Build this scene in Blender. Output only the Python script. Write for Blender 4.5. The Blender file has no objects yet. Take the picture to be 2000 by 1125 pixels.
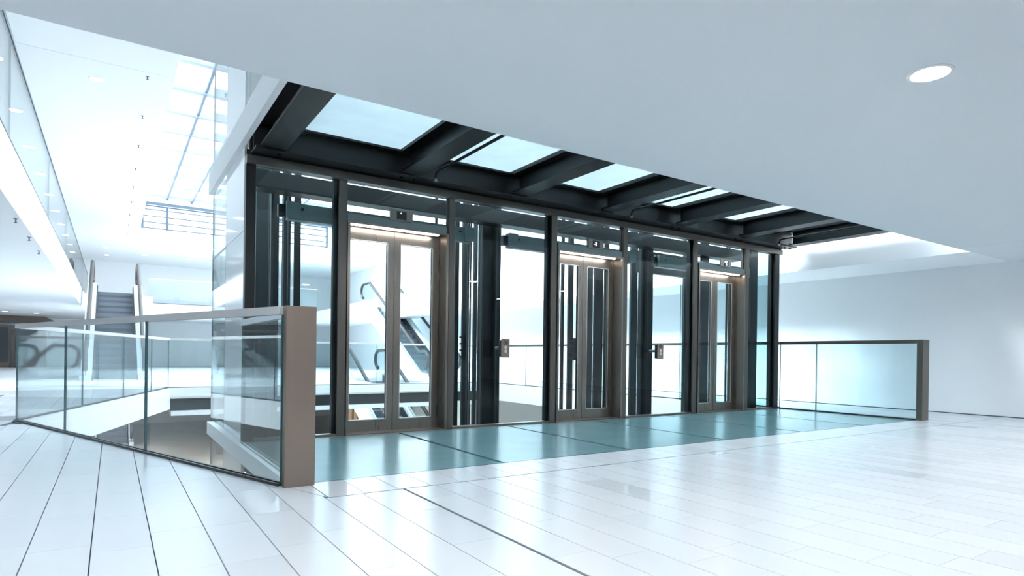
import bpy, math, random
from mathutils import Vector, Matrix
random.seed(7)
S = bpy.context.scene
COL = S.collection
# ------------------------------------------------------------------ camera
F, YAW, PIT, ROL, CY, EYE = 1184.08, .583227, -.0022, .012825, 696.08, .82
def cam_axes():
    d = Vector((math.sin(YAW), math.cos(YAW), 0)); r = Vector((math.cos(YAW), -math.sin(YAW), 0)); u = Vector((0, 0, 1))
    d, u = d*math.cos(PIT)+u*math.sin(PIT), u*math.cos(PIT)-d*math.sin(PIT)
    r, u = r*math.cos(ROL)+u*math.sin(ROL), u*math.cos(ROL)-r*math.sin(ROL)
    return d, r, u
D, R, U = cam_axes()
cam = bpy.data.objects.new('camera', bpy.data.cameras.new('camera')); COL.objects.link(cam)
cam.data.sensor_width = 36; cam.data.lens = F/2000*36
cam.data.shift_y = (CY-562.5)/2000
cam.data.clip_start = .05; cam.data.clip_end = 300
cam.matrix_world = Matrix(((R.x, U.x, -D.x, 0), (R.y, U.y, -D.y, 0), (R.z, U.z, -D.z, EYE), (0, 0, 0, 1)))
S.camera = cam
# ------------------------------------------------------------------ world and exposure
w = bpy.data.worlds.new('world'); S.world = w; w.use_nodes = True
w.node_tree.nodes['Background'].inputs[0].default_value = (.84, .93, 1, 1)
w.node_tree.nodes['Background'].inputs[1].default_value = 2.4
S.view_settings.view_transform = 'Standard'; S.view_settings.look = 'None'
S.view_settings.gamma = 1; S.view_settings.use_curve_mapping = False
S.view_settings.exposure = 1.42
S.cycles.transparent_max_bounces = 40
S.cycles.max_bounces = 14; S.cycles.diffuse_bounces = 7
sun = bpy.data.objects.new('sun', bpy.data.lights.new('sun', 'SUN')); COL.objects.link(sun)
sun.data.energy = 14; sun.data.angle = math.radians(35); sun.data.color = (.95, .98, 1)
sun.rotation_euler = Vector((.74, -.36, -.47)).to_track_quat('-Z', 'Y').to_euler(); sun.location = (-5, 20, 15)
# pixel -> place helpers (2000x1125 frame)
def ray(x, y): return D*F + R*(x-1000) - U*(y-CY)
def on_y(x, y, Y):
    v = ray(x, y); t = Y/v.y; return Vector((v.x*t, Y, EYE+v.z*t))
def on_z(x, y, z):
    v = ray(x, y); t = (z-EYE)/v.z; return Vector((v.x*t, v.y*t, z))
def proj(p):
    v = Vector(p)-Vector((0, 0, EYE)); k = v.dot(D)
    return (1000+F*v.dot(R)/k, CY-F*v.dot(U)/k, k)
# ------------------------------------------------------------------ materials
def nt(name):
    m = bpy.data.materials.new(name); m.use_nodes = True
    return m, m.node_tree.nodes, m.node_tree.links
def pbr(name, col, rough=.5, metal=0, spec=.5, noise=0, nscale=8, stretch=None, rvar=0, coat=0):
    m, n, l = nt(name); b = n['Principled BSDF']
    b.inputs['Base Color'].default_value = (*col, 1); b.inputs['Roughness'].default_value = rough
    b.inputs['Metallic'].default_value = metal; b.inputs['Specular IOR Level'].default_value = spec
    b.inputs['Coat Weight'].default_value = coat; b.inputs['Coat Roughness'].default_value = .05
    if noise or rvar:
        tc = n.new('ShaderNodeTexCoord'); mp = n.new('ShaderNodeMapping'); tx = n.new('ShaderNodeTexNoise')
        tx.inputs['Scale'].default_value = nscale; tx.inputs['Detail'].default_value = 4
        if stretch: mp.inputs['Scale'].default_value = stretch
        l.new(tc.outputs['Object'], mp.inputs[0]); l.new(mp.outputs[0], tx.inputs[0])
        if noise:
            mx = n.new('ShaderNodeMix'); mx.data_type = 'RGBA'
            mx.inputs[6].default_value = (*[c*(1-noise) for c in col], 1); mx.inputs[7].default_value = (*[min(1, c*(1+noise)) for c in col], 1)
            l.new(tx.outputs[0], mx.inputs[0]); l.new(mx.outputs[2], b.inputs['Base Color'])
        if rvar:
            mr = n.new('ShaderNodeMapRange'); mr.inputs[3].default_value = max(0, rough-rvar); mr.inputs[4].default_value = rough+rvar
            l.new(tx.outputs[0], mr.inputs[0]); l.new(mr.outputs[0], b.inputs['Roughness'])
    return m
def glass(name, tint, refl=1.0, ior=1.5):
    m, n, l = nt(name); n.remove(n['Principled BSDF'])
    t = n.new('ShaderNodeBsdfTransparent'); t.inputs[0].default_value = (*tint, 1)
    g = n.new('ShaderNodeBsdfGlossy'); g.inputs['Roughness'].default_value = .0
    # thin pane: Schlick reflection, the same on both faces
    ge = n.new('ShaderNodeNewGeometry'); dt = n.new('ShaderNodeVectorMath'); dt.operation = 'DOT_PRODUCT'
    l.new(ge.outputs['Normal'], dt.inputs[0]); l.new(ge.outputs['Incoming'], dt.inputs[1])
    def mth(op, a, b=None):
        q = n.new('ShaderNodeMath'); q.operation = op
        for i, v in enumerate((a, b)):
            if v is None: continue
            if isinstance(v, (int, float)): q.inputs[i].default_value = v
            else: l.new(v, q.inputs[i])
        return q.outputs[0]
    c = mth('ABSOLUTE', dt.outputs['Value']); p5 = mth('POWER', mth('SUBTRACT', 1, c), 5)
    fr = mth('ADD', mth('MULTIPLY', p5, .96), .04); fac = mth('MINIMUM', mth('MULTIPLY', fr, refl), 1)
    mx = n.new('ShaderNodeMixShader')
    l.new(fac, mx.inputs[0]); l.new(t.outputs[0], mx.inputs[1]); l.new(g.outputs[0], mx.inputs[2])
    l.new(mx.outputs[0], n['Material Output'].inputs[0])
    return m
def frosted(name, col, trans=.5, rough=.2, clear=0.0):
    m, n, l = nt(name); n.remove(n['Principled BSDF'])
    d = n.new('ShaderNodeBsdfDiffuse'); t = n.new('ShaderNodeBsdfTranslucent'); g = n.new('ShaderNodeBsdfGlossy')
    tc = n.new('ShaderNodeTexCoord'); tx = n.new('ShaderNodeTexNoise'); tx.inputs['Scale'].default_value = 3.5; tx.inputs['Detail'].default_value = 6
    l.new(tc.outputs['Object'], tx.inputs[0])
    mc = n.new('ShaderNodeMix'); mc.data_type = 'RGBA'; mc.inputs[6].default_value = (*[c*.88 for c in col], 1); mc.inputs[7].default_value = (*[min(1, c*1.12) for c in col], 1)
    l.new(tx.outputs[0], mc.inputs[0])
    l.new(mc.outputs[2], d.inputs[0]); l.new(mc.outputs[2], t.inputs[0]); g.inputs['Roughness'].default_value = rough
    m1 = n.new('ShaderNodeMixShader'); m1.inputs[0].default_value = trans; l.new(d.outputs[0], m1.inputs[1]); l.new(t.outputs[0], m1.inputs[2])
    fr = n.new('ShaderNodeFresnel'); fr.inputs[0].default_value = 1.45
    m2 = n.new('ShaderNodeMixShader'); l.new(fr.outputs[0], m2.inputs[0]); l.new(m1.outputs[0], m2.inputs[1]); l.new(g.outputs[0], m2.inputs[2])
    l.new(m2.outputs[0], n['Material Output'].inputs[0])
    return m
def emit(name, col, s):
    m, n, l = nt(name); n.remove(n['Principled BSDF']); e = n.new('ShaderNodeEmission')
    e.inputs[0].default_value = (*col, 1); e.inputs[1].default_value = s; l.new(e.outputs[0], n['Material Output'].inputs[0]); return m
M = dict(
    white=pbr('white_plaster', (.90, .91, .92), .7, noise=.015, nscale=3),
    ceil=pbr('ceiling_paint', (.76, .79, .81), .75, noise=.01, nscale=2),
    slab=pbr('slab_white', (.85, .86, .87), .5),
    panel=pbr('white_glass_panel', (.8, .83, .85), .06, spec=.6),
    grout=pbr('grout', (.13, .16, .19), .8),
    steel=pbr('dark_steel', (.0075, .010, .012), .42, metal=.1, noise=.15, nscale=5),
    shaft=pbr('shaft_steel', (.006, .008, .0095), .45, metal=0, noise=.2, nscale=4),
    shaft2=pbr('shaft_grey', (.035, .041, .045), .4, metal=.1, noise=.1),
    black=pbr('black_trim', (.01, .012, .014), .4),
    mull=pbr('mullion_metal', (.15, .136, .122), .36, metal=.75, noise=.03, nscale=30, stretch=(1, 1, .05)),
    inox=pbr('brushed_steel', (.27, .245, .22), .28, metal=.9, noise=.02, nscale=60, stretch=(1, 1, .03), rvar=.02),
    bronze=pbr('bronze_steel', (.32, .255, .215), .34, metal=.88, noise=.03, nscale=30, stretch=(1, 1, .06), rvar=.03),
    rail=pbr('handrail_steel', (.72, .7, .69), .4, metal=.3),
    greybox=pbr('operator_metal', (.17, .215, .215), .45, metal=.3),
    rubber=pbr('rubber', (.025, .025, .028), .45),
    railgrey=pbr('handrail_rubber_grey', (.09, .075, .07), .35),
    step=pbr('step_metal', (.19, .21, .245), .45, metal=.4, noise=.1, nscale=60, stretch=(1, .02, .02)),
    clad=pbr('white_cladding', (.85, .87, .9), .25),
    shop=pbr('storefront_bronze', (.21, .165, .135), .4, metal=.5),
    shopglass=pbr('dark_shop_glass', (.10, .11, .125), .06, spec=.6),
    lowfloor=pbr('lower_floor_stone', (.5, .46, .42), .16, noise=.12, nscale=2),
    wood=pbr('wood_slat', (.33, .19, .10), .45, noise=.25, nscale=6, stretch=(6, 6, .6)),
    brass=pbr('brass_strip', (.5, .33, .2), .35, metal=.7),
    darkred=pbr('dark_red', (.16, .03, .04), .5),
    frame=pbr('skylight_frame', (.10, .14, .18), .45, metal=.3),
    fwhite=pbr('skylight_white', (.3, .35, .4), .5),
    glass=glass('clear_glass', (.90, .95, .955), .9),
    fglass=glass('facade_glass', (.80, .87, .88), .38),
    rglass=glass('rail_glass', (.85, .925, .942), 1.0),
    lglass=glass('left_rail_glass', (.925, .962, .968), 1.0),
    sglass=glass('skylight_glass', (.95, .98, 1), .5),
    gedge=pbr('glass_edge', (.06, .15, .17), .2),
    floorglass=frosted('teal_floor_glass', (.27, .52, .57), .4, .2),
    roofglass=frosted('pale_floor_glass', (.80, .89, .93), .85, .3),
    lamp=emit('lamp_disc', (1, .97, .93), 14), lampfar=emit('lamp_disc_small', (1, .97, .93), 10),
    strip=emit('light_strip', (1, .9, .8), 9), led=emit('led_digit', (.45, .45, 1), 3.2), ledw=emit('led_dot', (.8, .85, 1), 4),
)
tile_mats = [pbr('floor_tile_%d' % i, c, r, spec=.5, noise=.025, nscale=3) for i, (c, r) in enumerate(
    (((.74, .76, .79), .24), ((.75, .768, .795), .26), ((.735, .755, .788), .22), ((.74, .758, .788), .06), ((.745, .765, .792), .27)))]
# ------------------------------------------------------------------ mesh helpers
ROOT = {}
def thing(name, label, cat, loc=(0, 0, 0), group=None, kind=None):
    o = bpy.data.objects.new(name, None); o.empty_display_size = .2; COL.objects.link(o); o.location = loc
    ROOT[o.name] = Vector(loc)
    if label: o['label'] = label
    if cat: o['category'] = cat
    if group: o['group'] = group
    if kind: o['kind'] = kind
    return o
def rootloc(p):
    while p is not None:
        if p.name in ROOT: return ROOT[p.name]
        p = p.parent
    return Vector((0, 0, 0))
def tag(o, label=None, cat=None, group=None, kind=None):
    for k, v in (('label', label), ('category', cat), ('group', group), ('kind', kind)):
        if v: o[k] = v
    return o
class MB:
    def __init__(s): s.v = []; s.f = []; s.mi = []; s.sm = []
    def add(s, vs, fs, mi=0, smooth=False):
        b = len(s.v); s.v += [tuple(v) for v in vs]
        for i, f in enumerate(fs):
            s.f.append(tuple(b+k for k in f)); s.mi.append(mi[i] if isinstance(mi, (list, tuple)) else mi); s.sm.append(smooth)
        return s
    def box(s, x0, x1, y0, y1, z0, z1, mi=0, glass=None):
        if x0 > x1: x0, x1 = x1, x0
        if y0 > y1: y0, y1 = y1, y0
        if z0 > z1: z0, z1 = z1, z0
        vs = [(x0, y0, z0), (x1, y0, z0), (x1, y1, z0), (x0, y1, z0), (x0, y0, z1), (x1, y0, z1), (x1, y1, z1), (x0, y1, z1)]
        fs = [(0, 3, 2, 1), (4, 5, 6, 7), (0, 1, 5, 4), (2, 3, 7, 6), (1, 2, 6, 5), (3, 0, 4, 7)]
        if glass == 'y': mi = [1, 1, 0, 0, 1, 1]
        elif glass == 'x': mi = [1, 1, 1, 1, 0, 0]
        elif glass == 'z': mi = [0, 0, 1, 1, 1, 1]
        return s.add(vs, fs, mi)
    def bbox(s, x0, x1, y0, y1, z0, z1, b=.004):        # box with chamfered vertical and top edges
        s.prism([(x0+b, y0), (x1-b, y0), (x1, y0+b), (x1, y1-b), (x1-b, y1), (x0+b, y1), (x0, y1-b), (x0, y0+b)], 'z', z0, z1); return s
    def prism(s, poly, ax, a, b, mi=0):                 # polygon extruded along an axis
        n = len(poly)
        def P(p, t): return {'z': (p[0], p[1], t), 'x': (t, p[0], p[1]), 'y': (p[0], t, p[1])}[ax]
        vs = [P(p, a) for p in poly]+[P(p, b) for p in poly]
        area = sum(poly[i][0]*poly[(i+1) % n][1]-poly[(i+1) % n][0]*poly[i][1] for i in range(n))
        fl = (area < 0) ^ (ax == 'y') ^ (b < a)
        fs = [tuple(range(n-1, -1, -1)), tuple(range(n, 2*n))]+[(i, (i+1) % n, n+(i+1) % n, n+i) for i in range(n)]
        if fl: fs = [tuple(reversed(f)) for f in fs]
        return s.add(vs, fs, mi)
    def tube(s, pts, r, seg=8, caps=True):
        pts = [Vector(p) for p in pts]; n = len(pts); vs = []
        up = Vector((1, 0, 0)) if abs((pts[1]-pts[0]).normalized().x) < .9 else Vector((0, 0, 1))
        for i, p in enumerate(pts):
            t = (pts[min(i+1, n-1)]-pts[max(i-1, 0)]).normalized()
            a = (up-t*up.dot(t)).normalized(); b = t.cross(a)
            for k in range(seg):
                q = 2*math.pi*k/seg; vs.append(p+a*(r*math.cos(q))+b*(r*math.sin(q)))
        fs = [(i*seg+k, i*seg+(k+1) % seg, (i+1)*seg+(k+1) % seg, (i+1)*seg+k) for i in range(n-1) for k in range(seg)]
        if caps: fs += [tuple(range(seg-1, -1, -1)), tuple((n-1)*seg+k for k in range(seg))]
        return s.add(vs, fs, 0, True)
    def lathe(s, prof, c, seg=24, ax='z', mi=0):       # (radius, height) profile round an axis
        vs = []
        for r, h in prof:
            for k in range(seg):
                q = 2*math.pi*k/seg; x, y = r*math.cos(q), r*math.sin(q)
                vs.append((c[0]+x, c[1]+y, c[2]+h) if ax == 'z' else (c[0]+x, c[1]+h, c[2]+y))
        m = len(prof)
        fs = [(i*seg+k, i*seg+(k+1) % seg, (i+1)*seg+(k+1) % seg, (i+1)*seg+k) for i in range(m-1) for k in range(seg)]
        fs += [tuple(range(seg-1, -1, -1)), tuple((m-1)*seg+k for k in range(seg))]
        return s.add(vs, fs, mi)
    def mesh(s, name, mats, off=Vector((0, 0, 0))):
        me = bpy.data.meshes.new(name); me.from_pydata([tuple(Vector(v)-off) for v in s.v], [], s.f)
        for m in (mats if isinstance(mats, (list, tuple)) else [mats]): me.materials.append(m)
        for p, i, sm in zip(me.polygons, s.mi, s.sm): p.material_index = i; p.use_smooth = sm
        me.update(); return me
    def build(s, name, mats, parent=None):
        o = bpy.data.objects.new(name, s.mesh(name, mats, rootloc(parent))); COL.objects.link(o); o.parent = parent; return o
def B(*a, **k): return MB().box(*a, **k)
GL = lambda k='glass': [M[k], M['gedge']]
def put(me, name, parent, loc):
    o = bpy.data.objects.new(name, me); COL.objects.link(o); o.parent = parent
    o.location = Vector(loc)-rootloc(parent); return o
def copy_thing(o, loc):
    c = o.copy(); COL.objects.link(c); c.location = loc; ROOT[c.name] = Vector(loc)
    for ch in o.children:
        k = ch.copy(); COL.objects.link(k); k.parent = c
    return c
# ------------------------------------------------------------------ measures
ZC, ZU, ZT, ZS = 2.285, 2.9, 5.185, 7.6      # lower ceiling, upper floor, upper ceiling, skylight
YF, YB, YC = 5.93, 3.87, 3.42                # lift front, bridge edge, ceiling edge
XR, XE, XV = 10.95, 9.2, 9.6                 # right wall, floor edge, ceiling edge
ZL = -2.9
VL = [(.87, 3.87), (-.92, 8.85), (1.05, 15.3)]   # slanting floor edge on the left
# ------------------------------------------------------------------ structure
fl = MB()
fl.prism([(-14, -8), (XR, -8), (XR, YB), (-14, YB)], 'z', -.45, -.012)
fl.prism([(-14, YB), VL[0], VL[1], VL[2], (-14, 15.3)], 'z', -.45, -.012)
fl.box(XE, XR, YB, 15.3, -.45, -.012)
for a in ((-14, 6.1, 15.3, 29), (6.1, 7.7, 15.3, 16.0), (6.1, 7.7, 19.6, 29), (7.7, XR, 15.3, 29), (-14, -1, 29, 36), (1, XR, 29, 36), (-1, 1, 33.8, 36)):
    fl.box(*a, -.24 if a[2] < 16 else -.45, -.012)
floor = tag(fl.build('floor', [M['slab'], M['grout']]), kind='structure', label='white stone tiled floor of the hall')
for p in floor.data.polygons: p.material_index = int(p.normal.z > .5)
def strip(p, q, z0, z1, t=.03):
    p = Vector((*p, 0)); q = Vector((*q, 0)); nrm = Vector((-(q-p).y, (q-p).x, 0)).normalized()*t
    return [tuple((p).xy), tuple((q).xy), tuple((q+nrm).xy), tuple((p+nrm).xy)]
def edge_part(poly, z0, z1, name, mat, parent): return MB().prism(poly, 'z', z0, z1).build(name, M[mat], parent)
edge_part(strip(VL[1], VL[0], 0, 0, .03), -.47, 0, 'slab_edge', 'slab', floor)
edge_part(strip(VL[2], VL[1], 0, 0, .03), -.47, 0, 'slab_edge', 'slab', floor)
edge_part(strip((1.05, 15.27), (9.2, 15.27), 0, 0, .03), -.2, 0, 'slab_edge', 'slab', floor)
edge_part(strip((9.17, 15.3), (9.17, 6.1), 0, 0, .03), -.47, 0, 'slab_edge', 'slab', floor)
B(1.1, 9.1, 15.5, 15.8, -.52, -.241).build('edge_beam', M['shaft2'], floor)
B(1.1, 9.1, 15.3, 15.9, -.62, -.521).build('lower_ledge', M['slab'], floor)
far = MB()
for a in ((-14, 6.1, 15.3, 29), (6.1, 7.7, 15.3, 16.0), (6.1, 7.7, 19.6, 29), (7.7, XR, 15.3, 29), (-14, -1, 29, 34.9), (1, XR, 29, 34.9)):
    far.box(*a, -.0119, 0)
far.build('far_paving', M['white'], floor)
# tiles: one object each, rows along the depth of the hall
PITCH, TL = .2157, .593
def clip(poly, a, b):       # keep the left side of a->b
    out = []
    for i in range(len(poly)):
        p, q = poly[i], poly[(i+1) % len(poly)]
        sp = (b[0]-a[0])*(p[1]-a[1])-(b[1]-a[1])*(p[0]-a[0]); sq = (b[0]-a[0])*(q[1]-a[1])-(b[1]-a[1])*(q[0]-a[0])
        if sp >= 0: out.append(p)
        if (sp >= 0) != (sq >= 0):
            t = sp/(sp-sq); out.append((p[0]+t*(q[0]-p[0]), p[1]+t*(q[1]-p[1])))
    return out
known = {-.281: 3.681, -.066: 2.955, .150: 3.751, .581: 3.25, 1.228: 2.9, 1.487: 2.545, 1.70: 3.01, 2.12: 1.685, 2.333: 2.085, 2.76: 1.67}
tiles = []
xs = [-.281+PITCH*k for k in range(-38, 8)]+[1.487+.2132*k for k in range(0, 45)]
for i, x0 in enumerate(xs):
    x1 = xs[i+1] if i+1 < len(xs) else XR
    if x0 > XR: break
    wide = .014 if abs(x0-1.487) < .01 else .0
    xa, xb = x0+.0024+wide/2, min(x1, XR)-.0024-(.007 if abs(x1-1.487) < .01 else 0)
    off = next((v for k, v in known.items() if abs(k-x0) < .02), random.uniform(0, TL))
    y = off-TL*math.ceil((off+1.2)/TL)
    ymax = 15.3 if x0 < 1.0 else 3.43
    while y < ymax:
        y0, y1 = y+.0009, y+TL-.0009; y += TL
        if y1 < .0: continue
        poly = [(xa, y0), (xb, y0), (xb, y1), (xa, y1)]; full = True
        if x0 < 1.0:
            if y1 > 3.4 and xb > -1.2:
                p2 = clip(poly, VL[0], (VL[1][0]+.0, VL[1][1])) if y0 < 8.85 else poly
                if y1 > 8.85: p2 = clip(p2, VL[1], VL[2])
                if xa > .4 and y1 > 3.43: p2 = clip(clip(p2, (1.033, 3.43), (.872, 3.86)), (1.1, 3.86), (-2, 3.86)) if xa > .85 else p2
                if len(p2) != 4 or any((Vector(a)-Vector(b)).length > 1e-6 for a, b in zip(p2, poly)): full = False
                poly = p2
        if x0 >= 1.0 and y1 > 3.426:
            poly = [(a, min(b, 3.420)) for a, b in poly]; full = False
        if y1 > 15.27: poly = [(a, min(b, 15.268)) for a, b in poly]; full = False
        if len(poly) < 3 or max(p[1] for p in poly)-min(p[1] for p in poly) < .01: continue
        tiles.append((poly, full))
x = 1.033
while x < 9.2:                              # border course along the glass bridge
    tiles.append(([(x+.0024, 3.436), (x+.2132-.0024, 3.436), (x+.2132-.0024, YB-.006), (x+.0024, YB-.006)], False)); x += .2132
for xa, xb in [(9.225, 9.346)]+[(9.35+k*.2132, min(9.35+k*.2132+.2096, XR-.003)) for k in range(8) if 9.35+k*.2132 < XR-.02]:   # right of the bridge up to the wall
    for j in range(20):
        ya = 3.436+.593*j
        if xa < 9.3: ya += .44
        tiles.append(([(xa, ya), (xb, ya), (xb, ya+.5912), (xa, ya+.5912)], False))
tiles.append(([(1.028, 3.452), (1.028, 3.795), (.905, 3.795)], False))     # corner piece at the bronze post
def scr(poly):
    pts = [proj((a, b, 0)) for a, b in poly]
    if min(p[2] for p in pts) < .25: return 0
    n = len(pts); cx = sum(p[0] for p in pts)/n; cy = sum(p[1] for p in pts)/n
    if not (-60 < cx < 2060 and cy < 1190): return 0
    return abs(sum(pts[i][0]*pts[(i+1) % n][1]-pts[(i+1) % n][0]*pts[i][1] for i in range(n)))/2
tiles.sort(key=lambda t: -scr(t[0]))
share = {}
rest = MB()
for i, (poly, full) in enumerate(tiles):
    mi = random.choices(range(5), (5, 4, 4, .5, 2))[0]
    if i < 300:
        cx, cy = poly[0]
        loc = [(a-cx, b-cy) for a, b in poly]
        key = (mi, tuple((round(a, 3), round(b, 3)) for a, b in loc))
        if key not in share: share[key] = MB().prism(loc, 'z', -.0119, 0).mesh('floor_tile', tile_mats[mi])
        put(share[key], 'floor_tile', floor, (cx, cy, 0))
    else:
        rest.prism(poly, 'z', -.0119, 0, mi)
tag(rest.build('floor_tile_field', tile_mats, floor), kind='stuff')

# flush dark joint strips: along the border course, the wide expansion joint, the mitre at the bronze post
B(1.03, 9.345, 3.4215, 3.4345, -.0118, -.0008).build('joint_strip', M['grout'], floor)
B(1.4815, 1.4925, 0, 3.42, -.0118, -.0008).build('joint_strip', M['grout'], floor)
MB().prism([(1.036, 3.437), (1.026, 3.432), (.885, 3.79), (.897, 3.79)], 'z', -.0118, -.0008).build('joint_strip', M['grout'], floor)
# lower ceiling (soffit of the upper floor) and upper floor slabs
def slab(name, boxes, mat, label, polys=()):
    m = MB()
    for b in boxes: m.box(*b)
    return tag(m.build(name, M[mat]), kind='structure', label=label)
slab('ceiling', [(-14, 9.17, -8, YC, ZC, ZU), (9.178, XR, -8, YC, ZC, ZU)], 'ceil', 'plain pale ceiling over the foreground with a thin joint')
slab('ceiling_side', [(XV, XR, YC, 31, ZC, ZC+.36), (XV+.03, XR, YC, 31, ZC+.36, ZU+.3)], 'white', 'white soffit strip above the walkway by the right wall')
slab('ceiling_left', [(-14, -.87, YC, 31, ZC, ZU)], 'white', 'white upper floor slab along the left of the atrium')
slab('ceiling_far', [(-14, XR, 31, 36, ZC, ZU), (-.87, 1.3, 27.2, 31, ZC, ZU), (8.6, XV, 27.2, 31, ZC, ZU)], 'white', 'white upper floor slab across the far end')
# upper ceiling round the skylight well
X0, X1, Y0, Y1 = .8, 9.15, 2.0, 30.4
slab('ceiling_upper', [(-14, -1.2, -8, 11.135, ZT, ZT+.2), (-1.2+.006, X0, -8, 11.135, ZT, ZT+.2), (-14, X0, 11.145, 36, ZT, ZT+.2), (X1, XR, -8, 36, ZT, ZT+.2), (X0, X1, -8, Y0, ZT, ZT+.2), (X0, X1, Y1+.01, 36, ZT, ZT+.2)], 'white', 'white upper ceiling around the skylight opening')
slab('wall_skylight', [(X0-.2, X0, Y0, Y1, ZT+.2, ZS+.1), (X1, X1+.2, Y0, Y1, ZT+.2, ZS+.1), (X0, X1, Y0-.2, Y0, ZT+.2, ZS+.1), (X0, X1, Y1, Y1+.2, ZT+.001, 6.05), (X0, X1, Y1, Y1+.2, 7.08, ZS+.1), (X0, .98, Y1, Y1+.2, 6.05, 7.08), (X1-.2, X1, Y1, Y1+.2, 6.05, 7.08)], 'white', 'white upstand walls of the skylight well')
slab('wall_right', [(XR, XR+.2, -8, 36, ZL, ZT+.2)], 'white', 'smooth white wall along the right')
slab('wall_far', [(-14, XR, 36, 36.2, ZL, ZT+.2)], 'white', 'white wall at the far end')
slab('wall_left', [(-14.2, -14, -8, 36, ZL, ZT+.2)], 'white', 'white wall beyond the left edge')
slab('wall_rear', [(-14, XR, -8.2, -8, ZL, ZT+.2)], 'white', 'white wall behind the viewpoint')
slab('floor_lower', [(-14, XR, -8, 36, ZL-.2, ZL)], 'lowfloor', 'glossy brown grey floor one level below')
slab('baseboard_right', [(XR-.006, XR, YB, 15, .0, .012), (XR-.006, XR, -2, YB, 0, .012)], 'shaft2', 'thin dark joint at the foot of the right wall')

# skylight: cross beams, pipes, panes
sk = thing('window_1', 'long glazed skylight with steel cross beams above the atrium', None, (X0, Y0, ZS), kind='structure')
ys = [30.4-1.8*k for k in range(16) if 30.4-1.8*k > Y0-.3]
for i, y in enumerate(ys):
    B(X0, X1, y-.24, y-.06, ZS-.12, ZS+.1).build('cross_beam', M['fwhite'], sk)
    B(X0, X1, y-.06, y, ZS-.05, ZS+.1).build('glazing_bar', M['frame'], sk)
    B(X0, X1, y-.62, y-.59, ZS-.25, ZS-.22).build('tie_rod', M['fwhite'], sk)
for x in (1.94, 2.9, 4.2, 5.6, 7.0, 8.2):
    MB().tube([(x, Y0, ZS-.2), (x, Y1, ZS-.2)], .045).build('long_pipe', M['frame'], sk)
for i in range(len(ys)-1):
    B(X0, X1, ys[i+1], ys[i]-.06, ZS+.06, ZS+.075, glass='z').build('pane', [M['sglass'], M['frame']], sk)
lw = thing('window_2', 'high louvred window at the end of the skylight', None, (X0, Y1, 6.05), kind='structure')
for x in [.98, 1.9, 3.75, 5.6, 7.4, 8.87]: B(x, x+.1, Y1+.02, Y1+.16, 6.05, 7.08).build('mullion', M['frame'], lw)
for z in (6.08, 6.33, 6.6, 6.88, 7.03): B(.98, 8.95, Y1+.04, Y1+.12, z, z+.045).build('slat', M['frame'], lw)
B(.98, 8.95, Y1+.14, Y1+.15, 6.05, 7.08, glass='y').build('pane', [M['sglass'], M['frame']], lw)
B(X0, X1, Y1-.12, Y1, 7.1, 7.2).build('head_trim', M['frame'], lw)

# ------------------------------------------------------------------ glass balustrades
def railing(name, label, p, q, z=0, h=1.1, joints=(), end=None, rail='rail', gl='rglass', gap=.012, base=True, rw=.045, rh=.05, cat='railing'):
    p = Vector((*p, z)); q = Vector((*q, z)); L = (q-p).length; t = (q-p)/L; nrm = Vector((-t.y, t.x, 0))
    r = thing(name, label, cat, p)
    def ob(s0, s1, n0, n1, z0, z1, nm, mats, gls=False):
        m = MB(); vs = []
        for zz in (z0, z1):
            for s_, n_ in ((s0, n0), (s1, n0), (s1, n1), (s0, n1)): v = p+t*s_+nrm*n_; vs.append((v.x, v.y, z+zz))
        m.add(vs, [(0, 3, 2, 1), (4, 5, 6, 7), (0, 1, 5, 4), (2, 3, 7, 6), (1, 2, 6, 5), (3, 0, 4, 7)], [1, 1, 0, 0, 1, 1] if gls else 0)
        return m.build(nm, mats, r)
    js = [0]+list(joints)+[L]
    for a, b in zip(js[:-1], js[1:]):
        ob(a+(gap/2 if a else 0), b-(gap/2 if b < L else 0), -.009, .009, .018 if base else .001, h-rh, 'glass_panel', GL(gl), True)
    ob(0, L, -rw/2, rw/2, h-rh, h, 'handrail', M[rail])
    if base: ob(0, L, -.026, .026, .0005, .018, 'base_channel', M['shaft2'])
    return r
fr = railing('glass_railing', 'slanting glass balustrade in front with a wide bronze end post', (-.92+.02, 8.85), (.872, 3.875), joints=(1.55, 3.37), gl='lglass')
MB().bbox(.872, 1.056, 3.80, 3.868, 0, 1.102).build('end_post', M['bronze'], fr)['label'] = 'wide brushed bronze end post'
railing('glass_railing', 'glass balustrade along the far left slanting edge of the void', (-.90, 8.87), (1.04, 15.3), joints=(1.9, 3.7, 5.4), gl='lglass')
railing('glass_railing', 'glass balustrade on the left side of the glass bridge', (.975, 3.87), (.975, 5.85), base=False, rail='clad', joints=(), gl='lglass')
rr = railing('glass_railing', 'glass balustrade on the right side of the glass bridge with grey end post', (9.195, 3.87), (9.195, 5.9), joints=(1.42,), rail='mull')
MB().bbox(9.17, 9.36, 3.79, 3.868, 0, 1.102).build('end_post', M['mull'], rr)
railing('glass_railing', 'glass balustrade along the walkway by the right wall behind the lifts', (9.26, 5.95), (9.26, 15.3), joints=(1.4, 3.4, 5.4, 7.4), rail='mull')
railing('glass_railing', 'glass balustrade along the far edge of the atrium behind the lifts', (1.05, 15.36), (9.19, 15.36), joints=(1.6, 3.2, 4.8, 6.4), gl='glass')
railing('glass_railing', 'upper floor glass balustrade high along the left', (-.89, YC), (-.89, 31), z=ZU, joints=(4.5, 9, 13.5, 18, 22.5), rail='frame', gl='glass', rw=.03, rh=.03)
railing('glass_railing', 'upper floor glass balustrade across the far end', (1.3, 30.97), (8.6, 30.97), z=ZU, joints=(2.4, 4.8), gl='glass', rw=.03, rh=.03)
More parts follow.
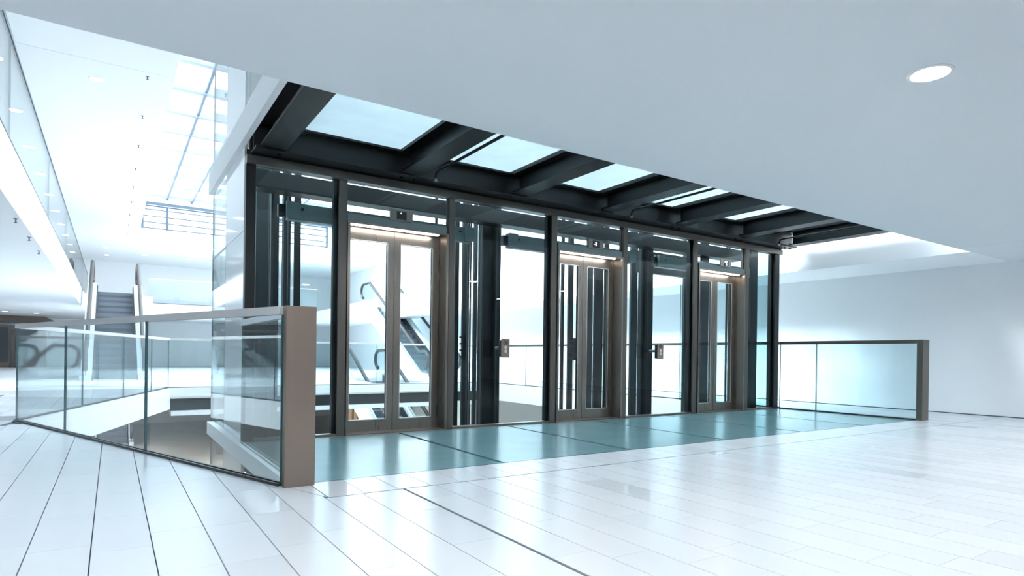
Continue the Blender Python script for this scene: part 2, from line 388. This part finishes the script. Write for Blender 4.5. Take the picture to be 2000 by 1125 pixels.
railing('glass_railing', 'upper floor glass balustrade on the left of the overhead bridge', (1.0, 3.9), (1.0, 5.9), z=ZU+.06, joints=(), gl='glass', rw=.02, rh=.02)

# ------------------------------------------------------------------ glass bridge in front of the lifts
br = thing('glass_bridge', 'teal frosted glass floor bridge in front of the lifts', 'bridge', (1.0, YB, 0))
bx = [1.0, 2.49, 3.82, 5.13, 6.47, 7.82, 9.165]
for a, b in zip(bx[:-1], bx[1:]):
    B(a+.02, b-.02, YB+.012, YF-.06, -.02, 0).build('glass_panel', M['floorglass'], br)
for x in bx: B(x-.06 if x > 1 else 1.0, x+.06 if x < 9 else 9.165, YB+.013, YF-.06, -.25, -.021).build('cross_beam', M['steel'], br)
B(1.0, 9.165, YB+.001, YB+.011, -.3, 0).build('front_trim', M['gedge'], br)
B(.93, .998, YB+.002, YF-.06, -.14, 0).build('side_beam', M['slab'], br)

# ------------------------------------------------------------------ overhead bridge (steel frame with glass floor of the upper storey)
ob_ = thing('overhead_bridge', 'dark steel bridge frame overhead with pale lit glass panels', 'bridge', (1.0, 3.9, 2.62))
def ibeam_y(x0, x1, y0, y1, z0, z1, name='cross_beam'):
    m = MB(); xc = (x0+x1)/2
    m.box(x0, x1, y0, y1, z0, z0+.02); m.box(xc-.012, xc+.012, y0, y1, z0+.02, z1-.02); m.box(x0, x1, y0, y1, z1-.02, z1)
    return m.build(name, M['steel'], ob_)
def ibeam_x(y0, y1, x0, x1, z0, z1, name='edge_beam'):
    m = MB(); yc = (y0+y1)/2
    m.box(x0, x1, y0, y1, z0, z0+.02); m.box(x0, x1, yc-.012, yc+.012, z0+.02, z1-.02); m.box(x0, x1, y0, y1, z1-.02, z1)
    return m.build(name, M['steel'], ob_)
bl = [1.08, 2.41, 3.74, 5.07, 6.42, 7.80, 9.07]
ibeam_x(5.71, 5.925, 1.04, 9.31, 2.625, 2.87)
ibeam_x(3.75, 3.95, 1.04, 9.31, 2.625, 2.87)
for x in bl: ibeam_y(x, x+.22, 3.96, 5.705, 2.645, 2.87)
for a, b in zip(bl[:-1], bl[1:]):
    B(a+.112, b+.108, 3.8, 5.925, 2.9, 2.93).build('glass_panel', M['roofglass'], ob_)
for x in bl: B(x+.02, x+.20, 3.8, 5.925, 2.871, 2.899).build('bearing_strip', M['black'], ob_)
for y in (3.82, 5.86): B(1.1, 9.25, y-.03, y+.05, 2.8705, 2.8985).build('bearing_bar', M['black'], ob_)
for x in bl:
    for dx in (.04, .18): MB().lathe([(.012, -.02), (.016, -.02), (.016, 0), (.008, 0)], (x+dx, 5.8, 2.625), 8).build('bolt', M['steel'], ob_)
B(.95, 1.0, 3.75, 8.1, 2.70, 2.96).build('side_fascia', M['slab'], ob_)
for x in (2.72, 5.45, 8.6):
    MB().tube([(x, 4.1, 2.66), (x, 5.5, 2.66), (x, 5.55, 2.65), (x, 5.57, 2.6)], .014, 8).build('sprinkler_pipe', M['steel'], ob_)
    MB().lathe([(.008, -.03), (.02, -.03), (.012, -.01), (.012, 0)], (x, 5.57, 2.6), 8).build('sprinkler_head', M['inox'], ob_)

# ------------------------------------------------------------------ lift enclosure
en = thing('lift_enclosure', 'glazed lift shaft front with slim bronze grey posts and dark steel inside', 'lift shaft', (1.0, YF, 0))
P = [(1.0, 1.085), (1.85, 1.935), (3.07, 3.14), (4.475, 4.56), (5.67, 5.75), (7.075, 7.16), (8.28, 8.37), (9.06, 9.18)]
for i, (a, b) in enumerate(P):
    MB().bbox(a, b, YF, YF+.09, -.02, 2.53, .003).build('post', M['mull'] if 0 < i < 7 else M['shaft'], en)
B(1.0, 9.22, YF-.03, YF+.09, 2.531, 2.605).build('top_rail', M['mull'], en)
B(1.0, 9.22, YF-.004, YF+.08, 2.6051, 2.66).build('seal', M['black'], en)
GB = [(0, 1), (2, 3), (4, 5), (6, 7)]
for i, j in GB:
    B(P[i][1], P[j][0], YF+.03, YF+.045, .0, 2.53, glass='y').build('glass_panel', GL('fglass'), en)
    B(P[i][1], P[j][0], YF+.012, YF+.06, -.0005, .02).build('glass_channel', M['inox'], en)
    B(P[j][0]-.035, P[j][0]-.001, YF+.05, YF+.11, .02, 2.53).build('inner_frame', M['black'], en)
for i, j in ((1, 2), (3, 4), (5, 6)):
    B(P[i][1], P[j][0], YF+.03, YF+.045, 2.205, 2.53, glass='y').build('transom_glass', GL('fglass'), en)
B(1.0, 9.165, YF-.058, YF+.25, -.06, -.0015).build('sill', M['inox'], en)
B(.93, .998, YF-.059, 7.85, -.14, 0).build('side_beam', M['slab'], en)
B(9.16, 9.175, YF+.1, 8.0, .0, 2.6, glass='x').build('side_glass', GL('fglass'), en)
for zz in ((ZL, -.95), (-.945, 1.93), (1.935, 4.81), (4.815, ZT)):
    B(1.0, 1.03, YF+.0915 if zz[1] < 4 and zz[0] < 1.9 else YF+.0915, 7.07, *zz).build('side_panel', M['panel'], en)
    B(1.0, 1.015, 7.08, 8.1, *zz, glass='x').build('side_glass', GL('glass'), en)
B(1.031, 1.085, YF+.0, YF+.09, 2.606, ZT).build('upper_post', M['black'], en)
# steelwork inside the shaft, behind the glass
YM, YR = 7.0, 7.6
def colm(px0, px1, Y, mat, name='shaft_column', z0=ZL, z1=ZT-.1, d=.04, y=600):
    a = on_y(px0, y, Y+d).x; b = on_y(px1, y, Y).x; a = min(a, b-.006)
    B(a, b, Y, Y+d, z0, z1).build(name, M[mat], en)
for c in ((497, 523, YR, 'shaft2'), (523, 543.5, YR, 'shaft'), (549, 566, YR, 'shaft'), (572, 586, YR, 'shaft'),
          (886, 896, YR, 'black'), (901, 911, YR, 'shaft2'), (911, 916, YM, 'black'), (919, 920, YM, 'black'), (923, 932, YR, 'shaft2'), (932.5, 977, YM, 'shaft'),
          (1064.5, 1076, YM, 'shaft'), (847, 853, YR, 'black'), (1094.5, 1102, YR, 'shaft'), (1108, 1120, YR, 'shaft'), (1144, 1158, YR, 'shaft2'), (1158.5, 1178, YR, 'black'), (1178.5, 1189, YR, 'shaft'),
          (1229, 1245, YR, 'shaft2'), (1245.5, 1275, YM, 'shaft'), (1332.5, 1340, YR, 'shaft'), (1344.5, 1354, YM, 'black'), (1366, 1384, 6.7, 'shaft'), (1419.5, 1421, 6.7, 'black'), (1424.5, 1426, 6.7, 'black'), (1462, 1479, 6.3, 'shaft')):
    colm(*c)
for px in (527, 552, 561, 939, 966, 1250, 1262):
    a = on_y(px, 600, 6.95).x; B(a, a+.025, 6.93, 6.99, ZL, ZT-.1).build('guide_rail', M['shaft2'], en)
zt, zb = on_y(977, 418, 6.8).z, on_y(977, 445, 6.8).z
B(1.1, 9.1, 6.6, 6.8, zb, zt).build('shaft_beam', M['steel'], en)
a, b = on_y(1275, 510, 7.3), on_y(1338, 536, 7.3)
B(a.x-.3, b.x+.2, 7.3, 7.4, on_y(1300, 537, 7.3).z, zb+.1).build('rear_header', M['steel'], en)
for px, Y in ((904, 7.5), (1117, 7.5), (1187, 7.5)):
    q = on_y(px, 680, Y)
    m = MB().box(q.x-.02, q.x+.05, Y-.03, Y+.0, .75, 1.1)
    for k in range(4): m.box(q.x-.07, q.x+.06, Y-.05, Y-.02, .78+k*.09, .80+k*.09)
    m.build('cable_bracket', M['black'], en)

# ------------------------------------------------------------------ lift doors
def digits(parent, kind, x, y, z):
    if kind == '.': B(x-.005, x+.002, y-.004, y, z+.018, z+.025).build('lit_dot', M['ledw'], parent)
    if kind == '-1':
        m = MB(); m.box(x-.026, x-.008, y-.004, y, z-.008, z-.001); m.box(x, x+.009, y-.004, y, z-.026, z+.027)
        m.box(x-.007, x, y-.004, y, z+.014, z+.021); m.build('lit_number', M['led'], parent)
    if kind == '2':
        m = MB(); m.prism([(x-.035, z+.004), (x-.03, z+.03), (x-.008, z+.017)], 'y', y-.004, y); m.build('lit_arrow', M['led'], parent)
        m = MB(); m.box(x-.006, x+.022, y-.004, y, z+.022, z+.029); m.box(x+.015, x+.022, y-.004, y, z+.004, z+.022); m.box(x-.004, x+.018, y-.004, y, z-.003, z+.004)
        m.box(x-.004, x+.003, y-.004, y, z-.022, z-.003); m.box(x-.004, x+.024, y-.004, y, z-.029, z-.022); m.build('lit_number', M['led'], parent)
def lift_door(i, xa, xb, xs, where, disp):
    d = thing('lift_door', 'pair of glazed brushed steel lift doors with lit soffit, '+where, 'lift door', (xa, YF, 0))
    yd = YF+.16; zt = 2.115
    B(xa, xa+.025, YF-.012, yd+.05, -.001, zt).build('jamb', M['inox'], d)
    B(xb-.025, xb, YF-.012, yd+.05, -.001, zt).build('jamb', M['inox'], d)
    B(xa, xb, YF-.012, yd+.05, zt, zt+.018).build('soffit', M['inox'], d)
    B(xa+.05, xb-.1, YF+.03, YF+.075, zt-.006, zt-.0005).build('light_strip', M['strip'], d)
    B(xa-.005, xb-.03, YF-.015, YF+.028, zt+.019, 2.205).build('header_panel', M['greybox'], d)
    B(xa+.026, xb-.026, YF+.0, yd+.1, -.001, .006).build('sill', M['inox'], d)
    for a, b in ((xa+.03, xs-.003), (xs+.003, xb-.03)):
        m = MB(); st = .055; sr = .085
        l_, r_ = (st if a < xs-.3 else .075), (.075 if b < xs+.05 else sr)
        m.box(a, a+l_, yd, yd+.04, .008, zt-.001); m.box(b-r_, b, yd, yd+.04, .008, zt-.001)
        m.box(a+l_, b-r_, yd, yd+.04, .008, .13); m.box(a+l_, b-r_, yd, yd+.04, 1.985, zt-.001)
        lf = m.build('door_leaf', M['inox'], d)
        B(a+l_, b-r_, yd+.014, yd+.024, .13, 1.985, glass='y').build('pane', GL('glass'), lf)
        m = MB(); e = .006
        m.box(a+l_, b-r_, yd-.002, yd, .124, .13); m.box(a+l_, b-r_, yd-.002, yd, 1.985, 1.991); m.box(b-r_, b-r_+e, yd-.002, yd, .13, 1.985); m.box(a+l_-e, a+l_, yd-.002, yd, .13, 1.985)
        m.build('bead', M['rail'], lf)
    # floor indicator
    f = thing('floor_indicator', 'small steel floor display '+disp[1], 'display', (disp[2], YF-.03, 2.2))
    x = disp[2]
    MB().box(x, x+.25, YF-.035, YF-.0155, 2.196, 2.312).build('plate', M['inox'], f)
    sc = B(x+.072, x+.18, YF-.037, YF-.0351, 2.208, 2.293).build('screen', M['black'], f)
    digits(sc, disp[0], x+.12, YF-.0372, 2.252)
    # door operator behind the glass
    c = (xa+xb)/2
    o = thing('door_operator', 'grey metal door drive box behind the glass over the '+{1: 'left', 2: 'middle', 3: 'right'}[i]+' lift doors', 'machine', (c, 6.28, 2.12))
    x0, x1 = c-1.06, c+1.03
    m = MB(); m.box(x0, x1, 6.30, 6.33, 2.14, 2.32); m.box(x0, x1, 6.26, 6.30, 2.14, 2.155); m.box(x0, x1, 6.24, 6.26, 2.14, 2.30); m.build('cover', M['greybox'], o)
    for x in (x0-.02, x1-.1): B(x, x+.12, 6.2, 6.239, 2.15, 2.31).build('end_bracket', M['greybox'], o)
    for x in (x0+.14, x1-.16): MB().lathe([(.004, -.01), (.014, -.01), (.014, 0), (.006, 0)], (x, 6.239, 2.25), 8, 'y').build('bolt', M['black'], o)
    B(x0-.09, x0-.021, 6.24, 6.30, 2.16, 2.28).build('pulley', M['black'], o)
    return d
lift_door(1, 1.94, 3.06, 2.5, 'at the left nearest the bronze post', ('.', 'with a single lit dot above the nearest doors', 2.37))
lift_door(2, 4.57, 5.665, 5.11, 'in the middle of the three', ('-1', 'reading minus one above the middle doors', 5.03))
lift_door(3, 7.175, 8.27, 7.74, 'at the right end', ('2', 'reading two above the right-hand doors', 7.63))
# call panels on short arms
def call_panel(x, label):
    c = thing('call_panel', label, 'call panel', (x, 5.8, .79))
    MB().bbox(x, x+.115, 5.76, 5.772, .79, 1.003).build('face_plate', M['bronze'], c)
    MB().box(x-.005, x+.1, 5.7721, 5.81, .80, .985).build('back_box', M['black'], c)
    MB().tube([(x+.05, 5.8101, .90), (x+.05, YF+.029, .90)], .017, 12).build('arm', M['shaft2'], c)
    s = MB().lathe([(.03, -.003), (.03, 0)], (x+.057, 5.76, .965), 24, 'y').build('sign', M['darkred'], c)
    MB().lathe([(.023, -.0005), (.023, 0)], (x+.057, 5.757, .965), 24, 'y').build('sign_face', M['bronze'], s)
    m = MB(); m.prism([(x+.04, .979), (x+.045, .984), (x+.074, .951), (x+.069, .946)], 'y', 5.7555, 5.7564); m.prism([(x+.047, .955), (x+.067, .955), (x+.067, .97), (x+.055, .976)], 'y', 5.7558, 5.7564); m.build('sign_mark', M['black'], s)
    for z in (.905, .862): MB().lathe([(.014, -.006), (.02, -.003), (.02, 0)], (x+.057, 5.76, z), 20, 'y').build('button', M['rail'], c)
call_panel(3.655, 'bronze call panel with a round red sign between left and middle doors')
call_panel(6.16, 'bronze call panel on an arm between middle and right doors')

# ------------------------------------------------------------------ escalators
A30 = math.tan(math.radians(30))
def arc(cy, cz, r, a0, a1, n=8): return [(cy+r*math.cos(math.radians(a0+(a1-a0)*k/n)), cz+r*math.sin(math.radians(a0+(a1-a0)*k/n))) for k in range(n+1)]
STEP = MB().prism([(0, 0), (.41, 0), (.41, -.03), (.03, -.03), (.02, -.10), (.028, -.205), (.006, -.205), (-.004, -.10)], 'x', -.5, .5)
STEPM = STEP.mesh('step', M['step'])
def escalator(label, xc, yb, zb, rise=2.9, rail='rubber', deck=.16):
    e = thing('escalator', label, 'escalator', (xc, yb, zb))
    run = rise/A30
    for k in range(int(rise/.2)+1):
        put(STEPM, 'step', e, (xc, yb+k*.2/A30, zb+.2*k+.002))
    base = [(-.9, 0), (0, 0), (run, rise), (run+1.0, rise)]
    for s in (-1, 1):
        w0, w1 = xc+s*.53, xc+s*(.53+deck)
        up = [(-.75, .0), (-.75, .14), (-.2, .16), (run-.1, rise+.2), (run+.85, rise+.18), (run+.85, rise)]
        dn = [(run+.25, rise-.35), (.55, -.02 if zb > -1 else 0), (0, 0)]
        MB().prism([(yb+a, zb+b) for a, b in up+dn], 'x', w0, w1).build('side_cladding', M['clad'], e)
        g0 = (w0+w1)/2
        gp = [(-.75, .15), (-.2, .17), (run-.1, rise+.21), (run+.75, rise+.19)]+arc(run+.62, rise+.61, .27, -60, 90, 6)+[(run-.05, rise+.9), (-.1, .86)]+arc(-.62, .58, .27, 90, 240, 6)
        m = MB(); pts = [(yb+a, zb+b) for a, b in gp]; n = len(pts)
        m.prism(pts, 'x', g0-.006, g0+.006)
        m.mi = [0, 0]+[1]*n
        m.build('balustrade', GL('glass'), e)
        hp = arc(run+.62, rise+.62, .3, -80, 90, 9)+[(run-.08, rise+.93), (-.12, .89)]+arc(-.62, .59, .3, 90, 260, 9)
        MB().tube([(g0, yb+a, zb+b) for a, b in hp], .055, 8).build('handrail', M[rail], e)
        B(xc+s*.502, xc+s*.528, yb-.6, yb, zb+.0, zb+.13).build('skirt', M['shaft2'], e)
        MB().prism([(yb, zb-.15), (yb, zb+.14), (yb+run, zb+rise+.14), (yb+run, zb+rise-.15)], 'x', xc+s*.502, xc+s*.5279).build('skirt', M['shaft2'], e)
    MB().prism([(yb+.5, zb), (yb+run+.3, zb+rise-.15), (yb+run+.3, zb+rise-.55), (yb+1.15, zb)] , 'x', xc-.5, xc+.5).build('truss', M['clad'], e)
    B(xc-.5, xc+.5, yb-.75, yb-.005, zb+.0005, zb+.012).build('comb_plate', M['rail'], e)
    return e
escalator('white-sided escalator rising straight away at the far left', .08, 20.2, 0, rail='railgrey', deck=.26)
escalator('escalator with black handrails rising behind the left lift doors', 9.75, 20.0, 0)
escalator('escalator coming up from the lower floor behind the left lift doors', 6.9, 13.9, ZL)
escalator('lower floor escalator seen below the far left floor edge', .05, 28.6, ZL)

# ------------------------------------------------------------------ shop fronts
sf = thing('storefront', 'bronze framed shop entrance with dark glass doors at the far left', 'shop front', (-4.3, 34.7, 0))
m = MB(); m.prism([(-7.2, 1.98), (-2.72, 1.98), (-2.42, 1.86), (-2.2, 1.86), (-2.2, 2.1), (-2.55, 2.284), (-7.2, 2.284)], 'y', 34.45, 34.75); m.build('canopy', M['shop'], sf)
B(-2.72, -2.5, 34.5, 34.75, 0, 1.97).build('pier', M['shop'], sf)
B(-7.2, -2.75, 34.48, 34.5, 1.86, 1.95).build('light_panel', M['fwhite'], sf)
for x in (-6.6, -5.5, -4.62, -3.6):
    lf = MB(); lf.box(x, x+.09, 34.5, 34.56, 0, 1.85); lf.box(x+.79, x+.88, 34.5, 34.56, 0, 1.85); lf.box(x+.09, x+.79, 34.5, 34.56, 0, .2); lf.box(x+.09, x+.79, 34.5, 34.56, 1.76, 1.85)
    l = lf.build('door_leaf', M['shop'], sf); B(x+.09, x+.79, 34.52, 34.54, .2, 1.76).build('pane', M['shopglass'], l)
    MB().tube([(x+.06, 34.44, .7), (x+.06, 34.44, 1.4)], .018).build('handle', M['shop'], l)
lo = thing('lower_storefront', 'dark shop front with brass strips on the lower floor', 'shop front', (3.2, 24, ZL))
B(3.2, 6.05, 24, 24.3, ZL, -1.35).build('dark_panel', M['black'], lo)
for z in (-1.349, -1.19, -1.03): B(3.2, 6.05, 23.96, 24.3, z, z+.05).build('brass_strip', M['brass'], lo)
B(3.2, 6.05, 24.02, 24.3, -1.299, -.98).build('fascia', M['shop'], lo)
ws = thing('wood_screen', 'brown wooden slat screen on the lower floor', 'screen', (8.4, 24, ZL))
for k in range(14): B(8.0+k*.2, 8.0+k*.2+.11, 24, 24.1, ZL, -.95).build('slat', M['wood'], ws)
B(7.98, 10.8, 24.101, 24.14, ZL, -.95).build('backing', M['shop'], ws)

# ------------------------------------------------------------------ lamps and ceiling fittings
def downlight(label, loc, r, mat, watts=0, group=None):
    d = thing('downlight', label, 'downlight', loc, group)
    x, y, z = loc
    m = MB(); seg = 28
    prof = [(r*1.0, -.002), (r*1.02, -.006), (r*1.2, -.004), (r*1.22, 0)]
    vs = [(x+a*math.cos(2*math.pi*k/seg), y+a*math.sin(2*math.pi*k/seg), z+b) for a, b in prof for k in range(seg)]
    m.add(vs, [(i*seg+k, (i+1)*seg+k, (i+1)*seg+(k+1) % seg, i*seg+(k+1) % seg) for i in range(3) for k in range(seg)]); m.build('trim_ring', M['white'], d)
    m = MB(); m.add([(x+r*math.cos(2*math.pi*k/seg), y+r*math.sin(2*math.pi*k/seg), z-.002) for k in range(seg)], [tuple(range(seg-1, -1, -1))]); m.build('diffuser', M[mat], d)
    if watts:
        L = bpy.data.lights.new('downlight_lamp', 'AREA'); L.shape = 'DISK'; L.size = r*2; L.energy = watts; L.color = (.96, .98, 1)
        lo_ = bpy.data.objects.new('lamp', L); COL.objects.link(lo_); lo_.parent = d; lo_.location = (0, 0, -.012)
    return d
downlight('large round downlight in the foreground ceiling', (3.47, 1.42, ZC), .085, 'lamp', 9.5)
for x, y in ((6.0, 1.42), (8.4, 1.42), (.9, 1.3), (-1.6, 1.2), (.9, -1.4), (3.47, -1.4), (6.0, -1.4), (8.4, -1.4), (-1.6, -1.4), (-4.2, 1.2), (-4.2, -1.4), (2.2, -4.2), (6.0, -4.2)):  # extra lamps outside the frame, added to light the foreground
    if proj((x, y, ZC))[2] > 0 and -20 < proj((x, y, ZC))[0] < 2020 and proj((x, y, ZC))[1] > -10: continue
    downlight('added round downlight in the foreground ceiling, out of view, to light the hall', (x, y, ZC), .085, 'lamp', 9.5, 'added unseen foreground downlights')
src = downlight('small round downlight in the upper ceiling left of the skylight', (-.25, 11.9, ZT), .09, 'lampfar', 0, 'upper ceiling downlight row beside the skylight')
for k in range(1, 10): copy_thing(src, (-.25, 11.9+2.41*k, ZT))
src2 = copy_thing(src, (-1.5, 11.9, ZT)); src2['label'] = 'small round downlight in the upper ceiling behind the high glass balustrade'; src2['group'] = 'upper ceiling downlight row behind the glass'
for k in range(1, 10): copy_thing(src2, (-1.5, 11.9+2.41*k, ZT))
src3 = copy_thing(src, (3.0, 32.5, ZT)); src3['label'] = 'small round downlight in the far upper ceiling past the skylight'; src3['group'] = 'far upper ceiling downlights'
for x, y in ((1.2, 32.5), (5, 32.5), (7, 32.5), (9.9, 29), (9.9, 26.5), (9.9, 24), (9.9, 31.5)): copy_thing(src3, (x, y, ZT))
src4 = copy_thing(src, (-2.6, 31.5, ZC)); src4['label'] = 'small round downlight under the left upper floor slab'; src4['group'] = 'downlights under the upper slab'
for p in ((10, 608),): copy_thing(src4, tuple(on_z(*p, ZC)))
for x, y in ((3, 17.5), (3, 21), (5.2, 17.5), (5.2, 21.5), (0, 21), (8.6, 21.5), (0, 26)):  # lamps added to lift the dark lower storey
    downlight('added round downlight under the hall floor slab to brighten the lower storey', (x, y, -.451), .09, 'lamp', 45, 'added lower storey downlights')
def sprinkler(label, loc, group):
    s_ = thing('sprinkler', label, 'sprinkler', loc, group); x, y, z = loc
    MB().lathe([(.022, 0), (.022, -.006), (.007, -.008), (.007, -.04), (.02, -.044), (.02, -.048)], loc, 10).build('head', M['frame'], s_); return s_
s0 = sprinkler('tiny ceiling sprinkler beside the skylight opening', (.43, 11.3, ZT), 'sprinklers along the skylight')
for k in range(1, 9): copy_thing(s0, (.43, 11.3+1.95*k, ZT))
for p in ((31, 427), (57, 463), (76, 490)):
    c = copy_thing(s0, tuple(on_z(*p, ZC))); c['label'] = 'small sprinkler under the left upper floor slab'; c['group'] = 'sprinklers under the left slab'

# where a row can be counted, each fitting is told apart by its place in the row
ORD = 'nearest second third fourth fifth sixth seventh eighth ninth tenth'.split()
for g, txt in (('upper ceiling downlight row beside the skylight', 'small round downlight left of the skylight, {} along its row'),
               ('upper ceiling downlight row behind the glass', 'small round downlight behind the high left glass balustrade, {} along its row'),
               ('sprinklers along the skylight', 'tiny ceiling sprinkler beside the skylight opening, {} along its row'),
               ('sprinklers under the left slab', 'small sprinkler under the left upper floor slab, {} of three')):
    for o, k in zip(sorted((o for o in COL.objects if o.get('group') == g), key=lambda o: o.location.y), ORD): o['label'] = txt.format(k)
